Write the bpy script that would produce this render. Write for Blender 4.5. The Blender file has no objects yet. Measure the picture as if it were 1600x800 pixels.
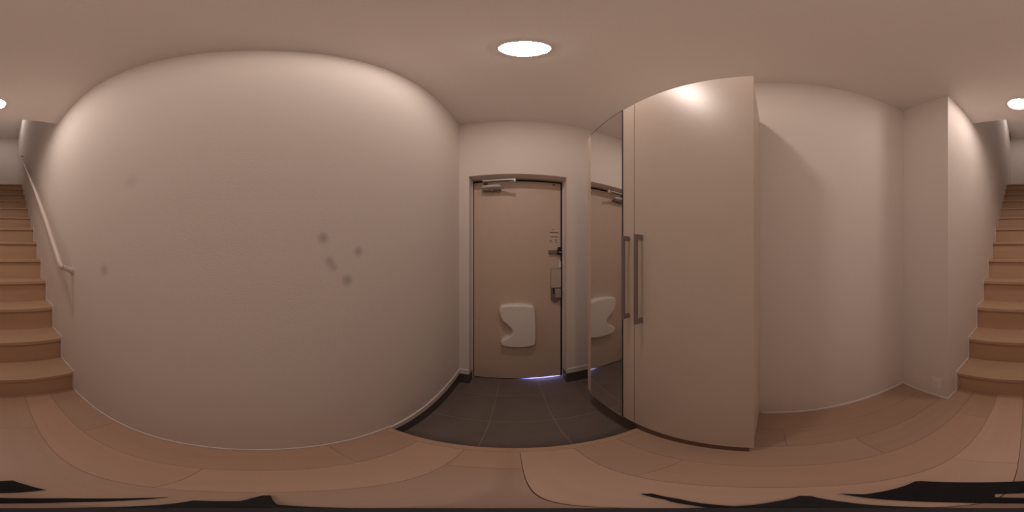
import bpy, bmesh, math, random
from mathutils import Vector

# ------------------------------------------------------------------ camera, world, exposure
scene = bpy.context.scene
COL = scene.collection
H = 1.10                                   # lens height above the wooden floor (z = 0)
cam_data = bpy.data.cameras.new('camera')
cam_data.type = 'PANO'
try:
    cam_data.panorama_type = 'EQUIRECTANGULAR'
except Exception:
    cam_data.cycles.panorama_type = 'EQUIRECTANGULAR'
cam_data.clip_start = 0.01
cam = bpy.data.objects.new('camera', cam_data)
cam.location = (0, 0, H)
cam.rotation_euler = (math.radians(90), 0, math.radians(0.675))
COL.objects.link(cam)
scene.camera = cam

world = bpy.data.worlds.new('world')       # daylight outside the closed front door
scene.world = world
world.use_nodes = True
wb = world.node_tree.nodes['Background']
wb.inputs['Color'].default_value = (0.36, 0.38, 1.0, 1)
wb.inputs['Strength'].default_value = 10.0

scene.view_settings.view_transform = 'Standard'
scene.view_settings.look = 'None'
scene.view_settings.gamma = 1.0
scene.view_settings.exposure = 0.03

LAMP_COLOR = (1.0, 0.855, 0.78)
LAMP_POWER = 90.0
UP_FILL_COLOR = (1.0, 0.90, 0.86)
UP_FILL_POWER = 88.0

# ------------------------------------------------------------------ helpers
class MB:
    """collects shapes that become ONE mesh object"""
    def __init__(self):
        self.bm = bmesh.new()

    def box(self, x0, x1, y0, y1, z0, z1, bev=0.0, seg=2):
        b = bmesh.new()
        bmesh.ops.create_cube(b, size=1.0)
        for v in b.verts:
            v.co = Vector(((x0 + x1) / 2 + v.co.x * (x1 - x0),
                           (y0 + y1) / 2 + v.co.y * (y1 - y0),
                           (z0 + z1) / 2 + v.co.z * (z1 - z0)))
        if bev > 0:
            bmesh.ops.bevel(b, geom=list(b.edges), offset=bev, segments=seg, affect='EDGES', profile=0.5)
        self._merge(b)
        return self

    def _merge(self, b):
        m = bpy.data.meshes.new('tmp')
        b.to_mesh(m)
        b.free()
        self.bm.from_mesh(m)
        bpy.data.meshes.remove(m)

    def prism(self, pts, axis, a0, a1, bev=0.0, seg=3, front_only=False):
        """polygon pts (u,v) extruded along axis from a0 to a1"""
        b = bmesh.new()
        def P(u, v, a):
            return {'x': (a, u, v), 'y': (u, a, v), 'z': (u, v, a)}[axis]
        lo = [b.verts.new(P(u, v, a0)) for u, v in pts]
        hi = [b.verts.new(P(u, v, a1)) for u, v in pts]
        n = len(pts)
        b.faces.new(lo)
        f1 = b.faces.new(list(reversed(hi)))
        for i in range(n):
            b.faces.new((lo[i], hi[i], hi[(i + 1) % n], lo[(i + 1) % n]))
        bmesh.ops.recalc_face_normals(b, faces=list(b.faces))
        if bev > 0:
            edges = list(f1.edges) if front_only else list(b.edges)
            bmesh.ops.bevel(b, geom=edges, offset=bev, segments=seg, affect='EDGES', profile=0.5)
        self._merge(b)
        return self

    def tube(self, pts, rads, n=14, cap=True):
        b = bmesh.new()
        pts = [Vector(p) for p in pts]
        if not isinstance(rads, (list, tuple)):
            rads = [rads] * len(pts)
        rings = []
        prev = None
        for i, p in enumerate(pts):
            if i == 0:
                t = (pts[1] - p).normalized()
            elif i == len(pts) - 1:
                t = (p - pts[i - 1]).normalized()
            else:
                t = ((p - pts[i - 1]).normalized() + (pts[i + 1] - p).normalized()).normalized()
            ref = prev if prev is not None else (Vector((0, 0, 1)) if abs(t.z) < 0.9 else Vector((1, 0, 0)))
            u = (ref - t * ref.dot(t)).normalized()
            prev = u
            w = t.cross(u)
            rings.append([b.verts.new(p + (u * math.cos(k * 2 * math.pi / n) + w * math.sin(k * 2 * math.pi / n)) * rads[i]) for k in range(n)])
        for a, c in zip(rings, rings[1:]):
            for k in range(n):
                b.faces.new((a[k], a[(k + 1) % n], c[(k + 1) % n], c[k]))
        if cap:
            b.faces.new(list(reversed(rings[0])))
            b.faces.new(rings[-1])
        bmesh.ops.recalc_face_normals(b, faces=list(b.faces))
        self._merge(b)
        return self

    def lathe(self, cx, cy, prof, n=48):
        """prof: list of (r, z)"""
        b = bmesh.new()
        rings = []
        for r, z in prof:
            if r < 1e-6:
                rings.append([b.verts.new((cx, cy, z))])
            else:
                rings.append([b.verts.new((cx + r * math.cos(k * 2 * math.pi / n), cy + r * math.sin(k * 2 * math.pi / n), z)) for k in range(n)])
        for a, c in zip(rings, rings[1:]):
            for k in range(n):
                k2 = (k + 1) % n
                if len(a) == 1:
                    b.faces.new((a[0], c[k2], c[k]))
                elif len(c) == 1:
                    b.faces.new((a[k], a[k2], c[0]))
                else:
                    b.faces.new((a[k], a[k2], c[k2], c[k]))
        bmesh.ops.recalc_face_normals(b, faces=list(b.faces))
        self._merge(b)
        return self

    def build(self, name, mat, parent=None, smooth=False, tone=None):
        me = bpy.data.meshes.new(name)
        self.bm.to_mesh(me)
        self.bm.free()
        if mat:
            me.materials.append(mat)
        o = bpy.data.objects.new(name, me)
        COL.objects.link(o)
        if parent is not None:
            o.parent = parent
            o.matrix_parent_inverse = parent.matrix_world.inverted()
        if smooth:
            for p in me.polygons:
                p.use_smooth = True
            try:
                me.set_sharp_from_angle(angle=math.radians(40))
            except Exception:
                pass
            wn = o.modifiers.new('weighted_normal', 'WEIGHTED_NORMAL')
            wn.mode = 'FACE_AREA'
            wn.weight = 100
            wn.keep_sharp = True
        if tone is not None:
            o.color = (tone[0], tone[1], tone[2], 1)
        return o


def struct(o, label):
    o['kind'] = 'structure'
    o['label'] = label
    return o


def thing(name, label, cat, loc, group=None):
    o = bpy.data.objects.new(name, None)
    o.location = loc
    o.empty_display_size = 0.05
    COL.objects.link(o)
    o.matrix_world.translation = Vector(loc)
    o['label'] = label
    o['category'] = cat
    if group:
        o['group'] = group
    return o


def box(name, mat, x0, x1, y0, y1, z0, z1, parent=None, bev=0.0, tone=None, seg=2):
    return MB().box(x0, x1, y0, y1, z0, z1, bev, seg).build(name, mat, parent, smooth=bev > 0, tone=tone)


# ------------------------------------------------------------------ materials
def new_mat(name):
    m = bpy.data.materials.new(name)
    m.use_nodes = True
    nt = m.node_tree
    return m, nt, nt.nodes['Principled BSDF']


def simple(name, col, rough=0.6, metal=0.0, noise=0.06, scale=40.0, bump=0.0, spec=0.5):
    m, nt, bs = new_mat(name)
    bs.inputs['Roughness'].default_value = rough
    bs.inputs['Metallic'].default_value = metal
    bs.inputs['Specular IOR Level'].default_value = spec
    tc = nt.nodes.new('ShaderNodeTexCoord')
    nz = nt.nodes.new('ShaderNodeTexNoise')
    nz.inputs['Scale'].default_value = scale
    nz.inputs['Detail'].default_value = 4
    nt.links.new(tc.outputs['Object'], nz.inputs['Vector'])
    mx = nt.nodes.new('ShaderNodeMix')
    mx.data_type = 'RGBA'
    mx.inputs[6].default_value = tuple(c * (1 - noise) for c in col) + (1,)
    mx.inputs[7].default_value = tuple(min(1, c * (1 + noise)) for c in col) + (1,)
    nt.links.new(nz.outputs['Fac'], mx.inputs[0])
    nt.links.new(mx.outputs[2], bs.inputs['Base Color'])
    if bump > 0:
        bp = nt.nodes.new('ShaderNodeBump')
        bp.inputs['Strength'].default_value = bump
        bp.inputs['Distance'].default_value = 0.002
        nt.links.new(nz.outputs['Fac'], bp.inputs['Height'])
        nt.links.new(bp.outputs['Normal'], bs.inputs['Normal'])
    return m


def wallpaper(name, col, spots=None):
    """woven vinyl wallpaper: fine ribs in relief, optional grey smudges (y, z, radius, strength)"""
    m, nt, bs = new_mat(name)
    bs.inputs['Roughness'].default_value = 0.75
    bs.inputs['Specular IOR Level'].default_value = 0.25
    geo = nt.nodes.new('ShaderNodeNewGeometry')
    nz = nt.nodes.new('ShaderNodeTexNoise')
    nz.inputs['Scale'].default_value = 260
    nz.inputs['Detail'].default_value = 3
    nt.links.new(geo.outputs['Position'], nz.inputs['Vector'])
    mp = nt.nodes.new('ShaderNodeMapping')
    mp.inputs['Scale'].default_value = (60, 60, 420)
    nt.links.new(geo.outputs['Position'], mp.inputs['Vector'])
    nz2 = nt.nodes.new('ShaderNodeTexNoise')
    nz2.inputs['Scale'].default_value = 1.0
    nz2.inputs['Detail'].default_value = 2
    nt.links.new(mp.outputs['Vector'], nz2.inputs['Vector'])
    add = nt.nodes.new('ShaderNodeMath')
    add.operation = 'ADD'
    nt.links.new(nz.outputs['Fac'], add.inputs[0])
    nt.links.new(nz2.outputs['Fac'], add.inputs[1])
    bp = nt.nodes.new('ShaderNodeBump')
    bp.inputs['Strength'].default_value = 0.25
    bp.inputs['Distance'].default_value = 0.0015
    nt.links.new(add.outputs[0], bp.inputs['Height'])
    nt.links.new(bp.outputs['Normal'], bs.inputs['Normal'])
    mx = nt.nodes.new('ShaderNodeMix')
    mx.data_type = 'RGBA'
    mx.inputs[6].default_value = tuple(c * 0.97 for c in col) + (1,)
    mx.inputs[7].default_value = tuple(min(1, c * 1.03) for c in col) + (1,)
    nt.links.new(nz.outputs['Fac'], mx.inputs[0])
    out = mx.outputs[2]
    if spots:
        total = None
        for (y, z, r, s) in spots:
            vm = nt.nodes.new('ShaderNodeVectorMath')
            vm.operation = 'DISTANCE'
            vm.inputs[1].default_value = (-0.438, y, z)
            nt.links.new(geo.outputs['Position'], vm.inputs[0])
            mr = nt.nodes.new('ShaderNodeMapRange')
            mr.interpolation_type = 'SMOOTHSTEP'
            mr.inputs['From Min'].default_value = 0.0
            mr.inputs['From Max'].default_value = r
            mr.inputs['To Min'].default_value = s
            mr.inputs['To Max'].default_value = 0.0
            nt.links.new(vm.outputs['Value'], mr.inputs['Value'])
            if total is None:
                total = mr.outputs['Result']
            else:
                a = nt.nodes.new('ShaderNodeMath')
                a.operation = 'ADD'
                a.use_clamp = True
                nt.links.new(total, a.inputs[0])
                nt.links.new(mr.outputs['Result'], a.inputs[1])
                total = a.outputs[0]
        sm = nt.nodes.new('ShaderNodeMix')
        sm.data_type = 'RGBA'
        sm.inputs[7].default_value = (0.20, 0.165, 0.14, 1)
        nt.links.new(total, sm.inputs[0])
        nt.links.new(out, sm.inputs[6])
        out = sm.outputs[2]
    nt.links.new(out, bs.inputs['Base Color'])
    return m


def wood(name, col, rough=0.45, axis='y', contrast=0.13, spec=0.5):
    """wood with grain along an axis; each piece tinted by its object colour"""
    m, nt, bs = new_mat(name)
    bs.inputs['Roughness'].default_value = rough
    bs.inputs['Specular IOR Level'].default_value = spec
    geo = nt.nodes.new('ShaderNodeNewGeometry')
    oi = nt.nodes.new('ShaderNodeObjectInfo')
    off = nt.nodes.new('ShaderNodeVectorMath')
    off.operation = 'SCALE'
    off.inputs[0].default_value = (7.0, 3.0, 5.0)
    nt.links.new(oi.outputs['Random'], off.inputs['Scale'])
    ad = nt.nodes.new('ShaderNodeVectorMath')
    nt.links.new(geo.outputs['Position'], ad.inputs[0])
    nt.links.new(off.outputs['Vector'], ad.inputs[1])
    mp = nt.nodes.new('ShaderNodeMapping')
    mp.inputs['Scale'].default_value = (28, 1.6, 28) if axis == 'y' else (1.6, 28, 28)
    nt.links.new(ad.outputs['Vector'], mp.inputs['Vector'])
    nz = nt.nodes.new('ShaderNodeTexNoise')
    nz.inputs['Scale'].default_value = 1.0
    nz.inputs['Detail'].default_value = 6
    nz.inputs['Roughness'].default_value = 0.62
    nz.inputs['Distortion'].default_value = 0.4
    nt.links.new(mp.outputs['Vector'], nz.inputs['Vector'])
    mx = nt.nodes.new('ShaderNodeMix')
    mx.data_type = 'RGBA'
    mx.inputs[6].default_value = tuple(c * (1 - contrast) for c in col) + (1,)
    mx.inputs[7].default_value = tuple(min(1, c * (1 + contrast)) for c in col) + (1,)
    nt.links.new(nz.outputs['Fac'], mx.inputs[0])
    mul = nt.nodes.new('ShaderNodeMix')
    mul.data_type = 'RGBA'
    mul.blend_type = 'MULTIPLY'
    mul.inputs[0].default_value = 1.0
    nt.links.new(mx.outputs[2], mul.inputs[6])
    nt.links.new(oi.outputs['Color'], mul.inputs[7])
    nt.links.new(mul.outputs[2], bs.inputs['Base Color'])
    bp = nt.nodes.new('ShaderNodeBump')
    bp.inputs['Strength'].default_value = 0.08
    bp.inputs['Distance'].default_value = 0.001
    nt.links.new(nz.outputs['Fac'], bp.inputs['Height'])
    nt.links.new(bp.outputs['Normal'], bs.inputs['Normal'])
    return m


def emitter(name, col, strength):
    m = bpy.data.materials.new(name)
    m.use_nodes = True
    nt = m.node_tree
    nt.nodes.clear()
    e = nt.nodes.new('ShaderNodeEmission')
    e.inputs['Color'].default_value = tuple(col) + (1,)
    e.inputs['Strength'].default_value = strength
    o = nt.nodes.new('ShaderNodeOutputMaterial')
    nt.links.new(e.outputs[0], o.inputs['Surface'])
    return m


WALL_COL = (0.90, 0.825, 0.77)
M_wall = wallpaper('wallpaper', WALL_COL)
M_wall_left = wallpaper('wallpaper_smudged', WALL_COL, [
    (0.1855, 1.1525, 0.026, 0.42), (0.3104, 1.1148, 0.026, 0.36), (0.2060, 1.0850, 0.022, 0.30),
    (0.2180, 1.0680, 0.022, 0.26), (0.2684, 1.0228, 0.028, 0.42), (-0.6029, 1.0355, 0.045, 0.28), (-0.4312, 1.4041, 0.05, 0.12)])
M_ceil = wallpaper('ceiling_paper', (0.93, 0.865, 0.82))
M_trim = simple('trim_vinyl', (0.92, 0.85, 0.80), 0.5)
M_wood = wood('floor_wood', (0.60, 0.395, 0.28), 0.40, 'y', 0.10)
M_tread = wood('stair_wood', (0.60, 0.40, 0.265), 0.5, 'x', 0.10)
M_sub = simple('subfloor', (0.16, 0.10, 0.07), 0.9)
M_tile = simple('slate_tile', (0.225, 0.178, 0.155), 0.6, noise=0.22, scale=7, bump=0.25)
M_grout = simple('grout', (0.40, 0.34, 0.31), 0.9)
M_skirt = simple('dark_skirting', (0.12, 0.092, 0.082), 0.55, noise=0.12, scale=12)
M_cab = simple('cabinet_laminate', (0.755, 0.64, 0.545), 0.38, noise=0.03, scale=20)
M_cabedge = simple('cabinet_edge', (0.52, 0.44, 0.38), 0.5)
M_dark = simple('dark_rubber', (0.018, 0.015, 0.018), 0.6)
M_alu = simple('satin_aluminium', (0.62, 0.58, 0.57), 0.38, 0.6)
M_handle = simple('satin_grey_handle', (0.30, 0.245, 0.24), 0.45, 0.4)
M_door = simple('door_steel', (0.72, 0.57, 0.46), 0.36, noise=0.03, scale=14)
M_strip = simple('pale_metal_strip', (0.90, 0.86, 0.86), 0.4)
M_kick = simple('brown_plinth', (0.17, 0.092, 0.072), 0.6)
M_frame = simple('door_frame_paint', (0.62, 0.52, 0.44), 0.5)
M_white = simple('white_plastic', (0.93, 0.88, 0.82), 0.38, noise=0.02)
M_ink = simple('dark_print', (0.07, 0.05, 0.05), 0.6)
M_label = simple('label_film', (0.745, 0.60, 0.495), 0.4)
M_black = simple('black_plastic', (0.009, 0.007, 0.010), 0.7)
M_blackfab = simple('black_fabric', (0.012, 0.011, 0.014), 0.85, noise=0.2, scale=300, bump=0.3)
M_rail = simple('pale_handrail', (0.78, 0.68, 0.62), 0.35, noise=0.03)
M_concrete = simple('porch_concrete', (0.5, 0.5, 0.5), 0.9)
m_mirror, nt_, bs_ = new_mat('mirror_glass')
bs_.inputs['Base Color'].default_value = (0.86, 0.86, 0.84, 1)
bs_.inputs['Metallic'].default_value = 1.0
bs_.inputs['Roughness'].default_value = 0.0
M_mirror = m_mirror
M_lamp = emitter('downlight_glow', LAMP_COLOR, LAMP_POWER)
M_fill_up = emitter('added_fill_glow_upstairs', UP_FILL_COLOR, UP_FILL_POWER)

# ------------------------------------------------------------------ dimensions
XL, XR, XS = -0.438, 0.762, 0.42          # left wall, right wall, stair right wall / return corner
YD, YB = 1.255, -0.81                      # door wall, return wall
YL = 1.367                                 # front face of the door leaf
ZC = 2.471                                 # ceiling
ZT = -0.19                                 # entrance tiles
ZU = 5.05                                  # ceiling over the stairs
YE = -4.50                                 # wall at the head of the stairs
YO = -1.23                                 # edge of the stair opening
YS = 0.456                                 # edge of the wooden floor
RISE, GO, NOSE1, STEPS = 0.2125, 0.215, -0.930, 13

# ------------------------------------------------------------------ walls and ceilings
struct(box('wall_left', M_wall_left, XL - 0.1, XL, YE - 0.1, 1.60, -0.30, ZU + 0.1), 'long pale wallpapered wall with a few grey smudges, opposite the cabinet')
struct(box('wall_right', M_wall, XR, XR + 0.1, YB - 0.1, 1.60, -0.30, ZC + 0.2), 'pale wallpapered wall beside the tall cabinet')
struct(box('wall_back', M_wall, XS + 0.1, XR, YB - 0.1, YB, -0.1, ZC + 0.2), 'narrow pale return wall with a small outlet beside the stairs')
struct(box('wall_stairs', M_wall, XS, XS + 0.1, YE - 0.1, YB, -0.1, ZU + 0.1), 'pale wall on the side of the stairs without the handrail')
struct(box('wall_landing', M_wall, XL, XS, YE - 0.1, YE, 2.3, ZU + 0.1), 'greyish wall at the head of the stairs')
struct(box('wall_opening', M_wall, XL, XS, YO, YO + 0.1, ZC + 0.29, ZU + 0.1), 'wall above the stair opening edge')
wf = MB()
wf.box(XL, -0.354, YD, 1.50, -0.30, ZC + 0.2)
wf.box(0.421, XR, YD, 1.50, -0.30, ZC + 0.2)
wf.box(-0.354, 0.421, YD, 1.50, 1.793, ZC + 0.2)
struct(wf.build('wall_front', M_wall), 'pale wall around the front door')
ce = MB()
ce.box(XL, XR, YB, YD, ZC, ZC + 0.29)
ce.box(XL, XS, YO, YB, ZC, ZC + 0.29)
struct(ce.build('ceiling', M_ceil), 'pale ceiling of the entrance hall with two round downlights')
struct(box('ceiling', M_ceil, XL, XS, YE, YO, ZU, ZU + 0.1), 'dim ceiling high above the stairs')

# ------------------------------------------------------------------ wooden floor and its planks
fl = MB()
fl.box(XL, XS, -0.985, YS - 0.004, -0.30, -0.010)
fl.box(XS, XR, YB, YS - 0.004, -0.30, -0.010)
floor = struct(fl.build('floor', M_sub), 'reddish brown wooden plank floor of the hall')
random.seed(11)
joints = [XL, -0.284, -0.134, 0.016, 0.166, 0.316, 0.466, 0.616, XR]
ends = [[-0.955, -0.52, 0.20], [-0.955, -0.10], [-0.955, -0.62, 0.30], [-0.955, -0.34],
        [-0.955, -0.70, 0.184], [YB, -0.27], [YB, -0.05], [YB, 0.10]]
tones = [[1.00, 0.94, 0.93], [0.96, 1.10, 1.12], [1.08, 1.0], [1.12], [1.04, 0.95, 1.0], [1.03, 0.93], [0.88, 0.94], [0.95, 0.9]]
for c in range(8):
    es = ends[c] + [YS - 0.032]
    for k in range(len(es) - 1):
        t = 1.0 + random.uniform(-0.07, 0.07)
        if c in (1, 3):
            t *= 1.10
        if c == 0:
            t *= 0.94
        if c in (6, 7):
            t *= 0.84  # darker boards, with the cabinet's cast shadow also put into their tone
        if c == 5:
            t *= 0.93
        g = 0.0004
        g0 = 0.0006 if c == 3 else g
        g1 = 0.0005 if c == 2 else g
        w = random.uniform(-0.02, 0.02)
        box('plank', M_wood, joints[c] + g0, joints[c + 1] - g1, es[k] + g, es[k + 1] - g, -0.010, 0.0,
            floor, bev=0.0004, tone=(t, t * (1 + w), t * (1 + 2 * w)), seg=1)
box('plank', M_wood, 0.3169, XS - 0.0009, -0.955, YB - 0.0009, -0.010, 0.0, floor, bev=0.0007, tone=(0.98, 0.97, 0.95), seg=1)
# front nosing of the step down to the tiles
nose = MB().box(XL, XR, YS - 0.032, YS, -0.030, 0.0, 0.003).box(XL, XR, YS - 0.020, YS - 0.006, ZT, -0.030)
struct(nose.build('trim_1', M_wood, None, smooth=True, tone=(1.0, 1.0, 1.0)), 'wooden nosing where the plank floor steps down to the dark tiles')

# ------------------------------------------------------------------ entrance tiles
tf = struct(box('floor', M_grout, XL, XR, YS - 0.006, 1.47, -0.30, ZT - 0.0015), 'dark slate tile floor of the entrance, one step below the planks')
tx = [XL, -0.120, 0.202, 0.524, XR]
ty = [YS - 0.006, 0.796, 1.118, YL]
for i in range(4):
    for j in range(3):
        y1 = ty[j + 1]
        if j == 2:
            x0, x1 = max(tx[i], XL), min(tx[i + 1], XR)
            if i == 0 or i == 3 or i == 2:
                y1 = YD
        t = random.uniform(0.92, 1.08)
        g = 0.0017
        box('tile', M_tile, tx[i] + g, tx[i + 1] - g, ty[j] + g, y1 - g, ZT - 0.010, ZT, tf, bev=0.0008, seg=1)
box('tile', M_tile, -0.354, -0.1213, YD, YL, ZT - 0.010, ZT, tf, bev=0.0008, seg=1)
box('tile', M_tile, 0.2033, 0.421, YD, YL, ZT - 0.010, ZT, tf, bev=0.0008, seg=1)
# dark skirting and pale strip round the entrance
sk = MB()
sk.box(XL, XL + 0.006, YS, YD, ZT, -0.055)
sk.box(XL + 0.006, -0.354, YD - 0.006, YD, ZT, -0.055)
sk.box(0.421, XR - 0.006, YD - 0.006, YD, ZT, -0.055)
sk.box(XR - 0.006, XR, YS, YD, ZT, -0.055)
sk.box(-0.354, -0.350, YD, YL - 0.025, ZT, -0.06)
sk.box(0.417, 0.421, YD, YL - 0.025, ZT, -0.06)
struct(sk.build('baseboard_entrance', M_skirt), 'dark tile skirting round the entrance')
st = MB()
st.box(XL, XL + 0.009, YS, YD, -0.055, 0.004, 0.001)
st.box(XL + 0.009, -0.354, YD - 0.009, YD, -0.055, 0.004, 0.001)
st.box(0.421, XR - 0.009, YD - 0.009, YD, -0.055, 0.004, 0.001)
st.box(XR - 0.009, XR, YS, YD, -0.055, 0.004, 0.001)
struct(st.build('baseboard_front', M_trim), 'pale strip above the dark skirting of the entrance')


def stepped(x0, x1, y_start, y_end_floor):
    m = MB()
    m.box(x0, x1, y_start, y_end_floor, 0.0, 0.020, 0.001)
    for k in range(1, STEPS):
        yn = NOSE1 - (k - 1) * GO
        zt = k * RISE
        m.box(x0, x1, yn - GO - 0.002, yn - 0.004, zt, zt + 0.022)
        m.box(x0, x1, yn + 0.001, yn + 0.016, zt - RISE + 0.022, zt + 0.022)
    return m
struct(stepped(XL, XL + 0.005, -0.93, YS).build('baseboard_left', M_trim), 'thin pale skirting along the left wall and up the steps under the handrail')
struct(stepped(XS - 0.005, XS, -0.93, YB).build('baseboard_stairs', M_trim), 'thin pale skirting up the steps on the side without handrail')
bb = MB().box(XR - 0.006, XR, YB, 0.04, 0.0, 0.020, 0.001).box(XS - 0.005, XR - 0.006, YB, YB + 0.006, 0.0, 0.020, 0.001)
struct(bb.build('baseboard_right', M_trim), 'thin pale skirting behind the tall cabinet and round the return wall')

# ------------------------------------------------------------------ staircase
stair = thing('staircase', 'straight flight of tan wooden steps between two pale walls', 'stairs', (0, NOSE1, 0))
for k in range(1, STEPS + 1):
    yn = NOSE1 - (k - 1) * GO
    zt = k * RISE
    t = 1.0 + random.uniform(-0.03, 0.03)
    if k < STEPS:
        box('tread', M_tread, XL + 0.001, XS - 0.001, yn - GO - 0.045, yn, zt - 0.030, zt, stair, bev=0.005, tone=(t, t, t))
    else:
        box('landing', M_tread, XL + 0.001, XS - 0.001, YE, yn, zt - 0.030, zt, stair, bev=0.005, tone=(t, t, t))
    box('riser', M_tread, XL + 0.001, XS - 0.001, yn - 0.037, yn - 0.025, zt - RISE - 0.001, zt - 0.029, stair, tone=(1.04 * t, 1.02 * t, 1.02 * t))

# ------------------------------------------------------------------ handrail
hr = thing('handrail', 'pale round handrail sloping up the left wall over the stairs', 'handrail', (XL, -0.95, 1.02))
xr = -0.361
pts = [(xr - 0.012, -0.950, 1.030), (xr - 0.002, -0.955, 1.034), (xr, -0.972, 1.050), (xr, -3.24, 3.385), (xr - 0.003, -3.26, 3.405), (xr - 0.02, -3.268, 3.412)]
MB().tube(pts, 0.0175, 16).build('rail', M_rail, hr, smooth=True)
MB().tube([(xr - 0.010, -0.950, 1.030), (XL + 0.006, -0.948, 1.006)], 0.0165, 16).build('end_return', M_rail, hr, smooth=True)
MB().tube([(xr - 0.018, -3.268, 3.412), (XL + 0.006, -3.268, 3.412)], 0.0165, 16).build('end_return', M_rail, hr, smooth=True)
for y, z in ((-0.948, 1.006),):
    MB().tube([(XL, y, z), (XL + 0.008, y, z)], 0.026, 20).build('wall_flange', M_rail, hr, smooth=True)

# ------------------------------------------------------------------ ceiling lights
def downlight(x, y, z, label, glow, r=0.066):
    o = thing('ceiling_light', label, 'light', (x, y, z), 'round ceiling downlights')
    MB().lathe(x, y, [(r, z - 0.001), (r + 0.002, z - 0.0035), (r + 0.007, z - 0.003), (r + 0.008, z), (r, z)], 48).build('trim_ring', M_white, o, smooth=True)
    MB().lathe(x, y, [(0.0, z - 0.009), (r * 0.35, z - 0.0085), (r * 0.65, z - 0.0070), (r * 0.88, z - 0.0045), (r, z - 0.0012), (r, z), (0.0, z)], 48).build('diffuser', glow, o, smooth=True)
    return o
downlight(0.028, 0.424, ZC, 'round white downlight on the ceiling in front of the door', M_lamp)
downlight(0.044, -1.016, ZC, 'round white downlight on the ceiling at the foot of the stairs', M_lamp)
downlight(0.0, -3.30, ZU, 'added unseen downlight on the high ceiling, brightening the upper stairs', M_fill_up)  # added lamp, out of view, to brighten the upper stairwell

# ------------------------------------------------------------------ front door
ft = thing('trim_2', 'painted metal frame of the front door', 'door frame', (0.03, YL, ZT))
del ft['category']
ft['kind'] = 'structure'
box('jamb', M_strip, -0.354, -0.3475, 1.342, 1.362, ZT, 1.793, ft, bev=0.001)
box('jamb', M_strip, 0.4145, 0.421, 1.342, 1.362, ZT, 1.793, ft, bev=0.001)
box('head_rail', M_frame, -0.3475, 0.4145, 1.342, 1.362, 1.788, 1.793, ft, bev=0.001)
box('gasket', M_dark, -0.354, -0.3425, 1.372, 1.42, ZT, 1.793, ft)
box('gasket', M_dark, 0.402, 0.421, 1.372, 1.42, ZT, 1.793, ft)
box('gasket', M_dark, -0.345, 0.404, 1.372, 1.42, 1.775, 1.793, ft)
box('sill', M_alu, -0.350, 0.417, YL, 1.44, ZT - 0.004, ZT + 0.003, ft, bev=0.001)

door = thing('door_1', 'beige steel front door with a lever lock and a white letter box cover', 'door', (-0.345, YL, ZT))
del door['category']
door['kind'] = 'structure'
lf = MB()
lf.box(-0.3425, 0.402, YL, YL + 0.040, ZT + 0.035, 1.775, 0.0015)
lf.box(-0.3425, 0.402, YL, YL + 0.004, ZT + 0.016, ZT + 0.036)
lf.build('door_leaf', M_door, door, smooth=True)
MB().prism([(-0.345, ZT + 0.003), (0.00, ZT + 0.003), (0.14, ZT + 0.012), (0.14, ZT + 0.020), (-0.345, ZT + 0.020)], 'y', YL + 0.001, YL + 0.012).build('bottom_seal', M_dark, door)
# letter box cover with its side cut-out
lb_pts = [(-0.1154, 0.6512), (-0.1112, 0.670), (-0.0992, 0.6818), (-0.04, 0.6905), (0.0232, 0.6945), (0.09, 0.690), (0.1480, 0.6786), (0.1620, 0.669), (0.1688, 0.6492),
          (0.1750, 0.5600), (0.1776, 0.4747), (0.1785, 0.390), (0.1753, 0.3178), (0.1690, 0.298), (0.1524, 0.2874), (0.10, 0.277), (0.036, 0.2739), (-0.025, 0.278),
          (-0.0734, 0.2871), (-0.0960, 0.300), (-0.1057, 0.321), (-0.1060, 0.338), (-0.0985, 0.353), (-0.080, 0.3675), (-0.054, 0.3826), (-0.034, 0.396), (-0.0190, 0.413), (-0.0122, 0.4406),
          (-0.0160, 0.459), (-0.0250, 0.4764), (-0.0476, 0.5035), (-0.0670, 0.523), (-0.0863, 0.541), (-0.0980, 0.5585), (-0.1090, 0.590), (-0.1154, 0.6222)]
lb = MB().prism(lb_pts, 'y', YL, YL - 0.062, bev=0.014, seg=5, front_only=True).build('letter_box', M_white, door, smooth=True)
lb['label'] = 'white plastic letter box cover with a wavy cut-out'
MB().box(-0.03, 0.075, YL - 0.0625, YL - 0.0618, 0.660, 0.6605).build('seam', M_cabedge, lb)
# closer
cl = MB().box(-0.2606, -0.1083, YL - 0.056, YL, 1.694, 1.718, 0.002).build('door_closer', M_strip, door, smooth=True)
MB().tube([(-0.178, YL - 0.028, 1.676), (-0.178, YL - 0.028, 1.664)], 0.016, 20).build('spindle_cap', M_handle, cl, smooth=True)
MB().box(-0.2606, -0.1083, YL - 0.046, YL, 1.674, 1.694).build('closer_base', M_handle, cl)
MB().prism([(-0.246, YL - 0.108), (0.012, YL - 0.118), (0.016, YL - 0.098), (-0.246, YL - 0.094)], 'z', 1.732, 1.742, 0.001).build('arm', M_alu, door, smooth=True)
MB().prism([(-0.190, YL - 0.020), (-0.176, YL - 0.040), (0.012, YL - 0.116), (0.018, YL - 0.098)], 'z', 1.722, 1.730, 0.001).build('arm', M_alu, door, smooth=True)
MB().tube([(0.005, YL - 0.107, 1.718), (0.005, YL - 0.107, 1.745)], 0.011, 16).build('arm_pivot', M_alu, door, smooth=True)
MB().tube([(-0.178, YL - 0.028, 1.720), (-0.178, YL - 0.028, 1.731)], 0.009, 16).build('arm_pivot', M_alu, door, smooth=True)
MB().box(-0.250, -0.222, YL - 0.106, YL - 0.010, 1.742, 1.750, 0.001).box(-0.250, -0.222, YL - 0.018, YL - 0.008, 1.742, 1.788, 0.001).build('arm_bracket', M_handle, door, smooth=True)
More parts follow.
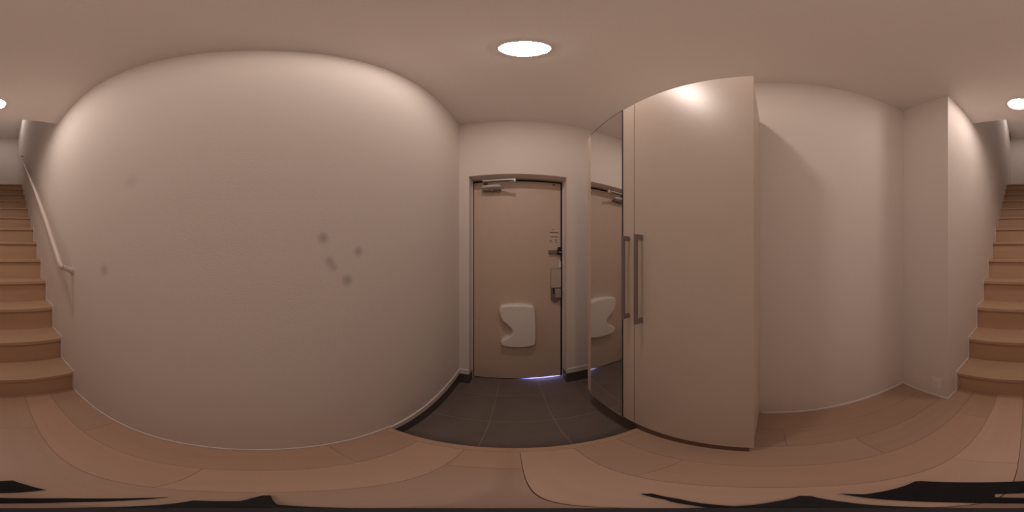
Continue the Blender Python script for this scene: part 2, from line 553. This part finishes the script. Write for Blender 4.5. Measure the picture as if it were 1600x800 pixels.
# small catch at the top corner
MB().box(0.330, 0.352, YL - 0.004, YL, 1.750, 1.760, 0.001).build('catch', M_dark, door)
# printed label
lab = MB().box(0.300, 0.388, YL - 0.0006, YL, 1.200, 1.345).build('printed_label', M_label, door)
ink = MB()
yk0, yk1 = YL - 0.0012, YL - 0.0005
ink.box(0.322, 0.350, yk0, yk1, 1.3290, 1.3320)
ink.box(0.304, 0.385, yk0, yk1, 1.3000, 1.3075)
ink.box(0.309, 0.380, yk0, yk1, 1.2630, 1.2690)
for pts_ in ([(0.309, 1.236), (0.324, 1.240), (0.324, 1.234), (0.315, 1.232), (0.315, 1.214), (0.310, 1.214)],
             [(0.321, 1.222), (0.327, 1.226), (0.327, 1.216), (0.321, 1.212)],
             [(0.349, 1.243), (0.368, 1.243), (0.371, 1.236), (0.362, 1.228), (0.362, 1.237), (0.349, 1.238)],
             [(0.352, 1.226), (0.360, 1.222), (0.373, 1.222), (0.373, 1.212), (0.366, 1.212), (0.366, 1.217), (0.352, 1.219)]):
    ink.prism(pts_, 'y', yk1, yk0)
ink.build('print', M_ink, lab)
# door guard
gd = MB().box(0.292, 0.372, YL - 0.022, YL, 1.122, 1.150, 0.003).build('door_guard', M_handle, door, smooth=True)
MB().box(0.366, 0.402, YL - 0.028, YL, 1.112, 1.158, 0.004).tube([(0.384, YL - 0.016, 1.150), (0.384, YL - 0.016, 1.176)], 0.012, 16).build('guard_knuckle', M_black, gd, smooth=True)
MB().box(0.372, 0.4035, YL - 0.034, YL - 0.028, 1.130, 1.136).build('guard_pin', M_alu, gd)
# thumb turn, lock case, lever
MB().box(0.382, 0.398, YL - 0.030, YL, 1.000, 1.056, 0.005).build('thumb_turn', M_white, door, smooth=True)
lp_pts = [(0.312, 0.995), (0.402, 0.995), (0.402, 0.735)]
for k in range(9):
    a = math.pi * k / 8
    lp_pts.append((0.357 + 0.045 * math.cos(a), 0.735 - 0.045 * math.sin(a)))
lp_pts = lp_pts[:2] + lp_pts[3:]
lock = MB().prism(lp_pts, 'y', YL, YL - 0.014, 0.003, 2).build('lock_case', M_handle, door, smooth=True)
MB().box(0.3135, 0.4005, YL - 0.020, YL - 0.013, 0.826, 0.993, 0.003).build('cover_plate', M_frame, lock, smooth=True)
MB().box(0.3300, 0.3400, YL - 0.017, YL - 0.013, 0.770, 0.822, 0.001).build('pocket', M_dark, lock)
MB().box(0.343, 0.392, YL - 0.050, YL - 0.034, 0.742, 0.820, 0.006).box(0.352, 0.384, YL - 0.036, YL - 0.013, 0.790, 0.815, 0.002).build('lever', M_alu, lock, smooth=True)
# outside: porch floor that catches the daylight seen under the door
struct(box('floor', M_concrete, -0.6, 0.7, 1.47, 3.0, -0.30, ZT - 0.002), 'grey concrete porch outside the front door')

# ------------------------------------------------------------------ tall shoe cabinet
XF, ZB, ZTOP = 0.42, 0.080, 1.94
cab = thing('shoe_cabinet', 'tall beige wall cabinet with a mirrored door and a plain door beside the front door', 'cabinet', (0.60, 0.45, ZB))
cs = MB()
cs.box(XF + 0.024, XR, 0.048, 0.066, ZB, ZTOP - 0.012)
cs.box(XF + 0.024, XR, 0.845, 0.863, ZB, ZTOP - 0.012)
cs.box(XF + 0.024, XR, 0.066, 0.845, ZTOP - 0.030, ZTOP - 0.012)
cs.box(XF + 0.024, XR, 0.066, 0.845, ZB, ZB + 0.018)
cs.box(XR - 0.008, XR, 0.066, 0.845, ZB + 0.018, ZTOP - 0.030)
cs.box(XF + 0.024, XR, 0.452, 0.470, ZB + 0.018, ZTOP - 0.030)
cs.build('carcass', M_cab, cab)
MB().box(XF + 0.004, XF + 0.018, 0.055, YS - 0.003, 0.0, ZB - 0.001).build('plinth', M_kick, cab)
d1 = MB().box(XF, XF + 0.020, 0.042, 0.4600, ZB, ZTOP, 0.0012).build('cabinet_door', M_cab, cab, smooth=True)
d2 = MB().box(XF, XF + 0.020, 0.4628, 0.863, ZB, ZTOP, 0.0012).build('cabinet_door', M_cab, cab, smooth=True)
d2['label'] = 'cabinet door with a full height mirror'
d1['label'] = 'plain beige cabinet door'
MB().box(XF - 0.0035, XF, 0.5330, 0.8150, ZB + 0.006, ZTOP - 0.002).build('mirror', M_mirror, d2)
mt = MB().box(XF - 0.004, XF, 0.5300, 0.5330, ZB + 0.006, ZTOP).box(XF - 0.004, XF, 0.5330, 0.8150, ZTOP - 0.002, ZTOP + 0.002)
mt.build('mirror_edge', M_black, d2)
box('mirror_edge', M_alu, XF - 0.004, XF, 0.5330, 0.8150, ZB + 0.003, ZB + 0.006, d2)
for yh, d in ((0.4917, d2), (0.420, d1)):
    m = MB()
    m.box(0.3840, 0.3960, yh - 0.006, yh + 0.006, 0.846, 1.177, 0.0015)
    m.box(0.3950, XF, yh - 0.006, yh + 0.006, 0.846, 0.864, 0.001)
    m.box(0.3950, XF, yh - 0.006, yh + 0.006, 1.159, 1.177, 0.001)
    m.build('handle', M_handle, d, smooth=True)

# ------------------------------------------------------------------ outlet, dark panel upstairs
ou = thing('wall_outlet', 'small white outlet plate low on the return wall by the stairs', 'outlet', (0.492, YB, 0.165))
MB().box(0.458, 0.526, YB, YB + 0.007, 0.108, 0.223, 0.003).build('cover_plate', M_white, ou, smooth=True)
MB().box(0.479, 0.505, YB + 0.006, YB + 0.009, 0.130, 0.201, 0.001).build('socket', M_trim, ou, smooth=True)
pn = MB().box(XS - 0.012, XS, -4.40, -4.12, 4.86, ZU - 0.005, 0.002).build('wall_panel', M_skirt)
pn['label'] = 'small dark panel high on the right wall at the head of the stairs'
pn['category'] = 'wall panel'

# ------------------------------------------------------------------ black stand under the lens and black pouch on the floor
tp = thing('camera_stand', 'slim black stand with thin feet in the middle of the plank floor', 'stand', (0, 0, 0))
MB().tube([(0, 0, 0.004), (0, 0, 0.012), (0, 0, 0.016), (0, 0, 0.30), (0, 0, 0.302)], [0.026, 0.026, 0.020, 0.018, 0.012], 24).build('lower_tube', M_black, tp, smooth=True)
MB().tube([(0, 0, 0.302), (0, 0, 0.62), (0, 0, 0.622), (0, 0, 0.90)], [0.011, 0.011, 0.0048, 0.0048], 20).build('upper_tube', M_black, tp, smooth=True)
MB().prism([(0.0, -0.024), (0.060, -0.030), (0.104, -0.027), (0.108, -0.020), (0.070, -0.002), (0.0, 0.020)], 'z', 0.0, 0.008, 0.001).build('foot', M_black, tp, smooth=True)
MB().prism([(0.0, -0.024), (-0.0717, -0.0300), (-0.0713, -0.018), (-0.0735, -0.008), (-0.0953, -0.003), (-0.112, 0.003), (-0.112, 0.009), (-0.095, 0.008), (-0.050, 0.006), (0.0, 0.020)], 'z', 0.0, 0.008, 0.001).build('foot', M_black, tp, smooth=True)
MB().tube([(0.020, 0.0, 0.005), (0.0437, 0.0187, 0.005), (0.0714, 0.0489, 0.005), (0.0897, 0.0848, 0.005)], [0.004, 0.004, 0.0045, 0.005], 10).build('foot', M_black, tp, smooth=True)
pouch_pts = [(0.1127, -0.0515), (0.100, -0.066), (0.1136, -0.1108), (0.1307, -0.1614), (0.126, -0.168), (0.0684, -0.190), (0.0025, -0.2098), (-0.0142, -0.2139),
             (-0.0265, -0.185), (-0.040, -0.1445), (-0.0138, -0.1317), (0.0016, -0.128), (0.023, -0.119), (0.019, -0.098), (0.0, -0.095), (-0.035, -0.086), (-0.085, -0.0525),
             (-0.0544, -0.0557), (-0.0243, -0.060), (0.0, -0.0584), (0.0247, -0.0576), (0.0557, -0.0544), (0.0893, -0.0532)]
po = MB().prism(pouch_pts, 'z', 0.0, 0.010, 0.002, 2, front_only=True).build('pouch', M_blackfab, smooth=True)
po['label'] = 'flat black cloth pouch lying on the planks behind the stand'
po['category'] = 'pouch'
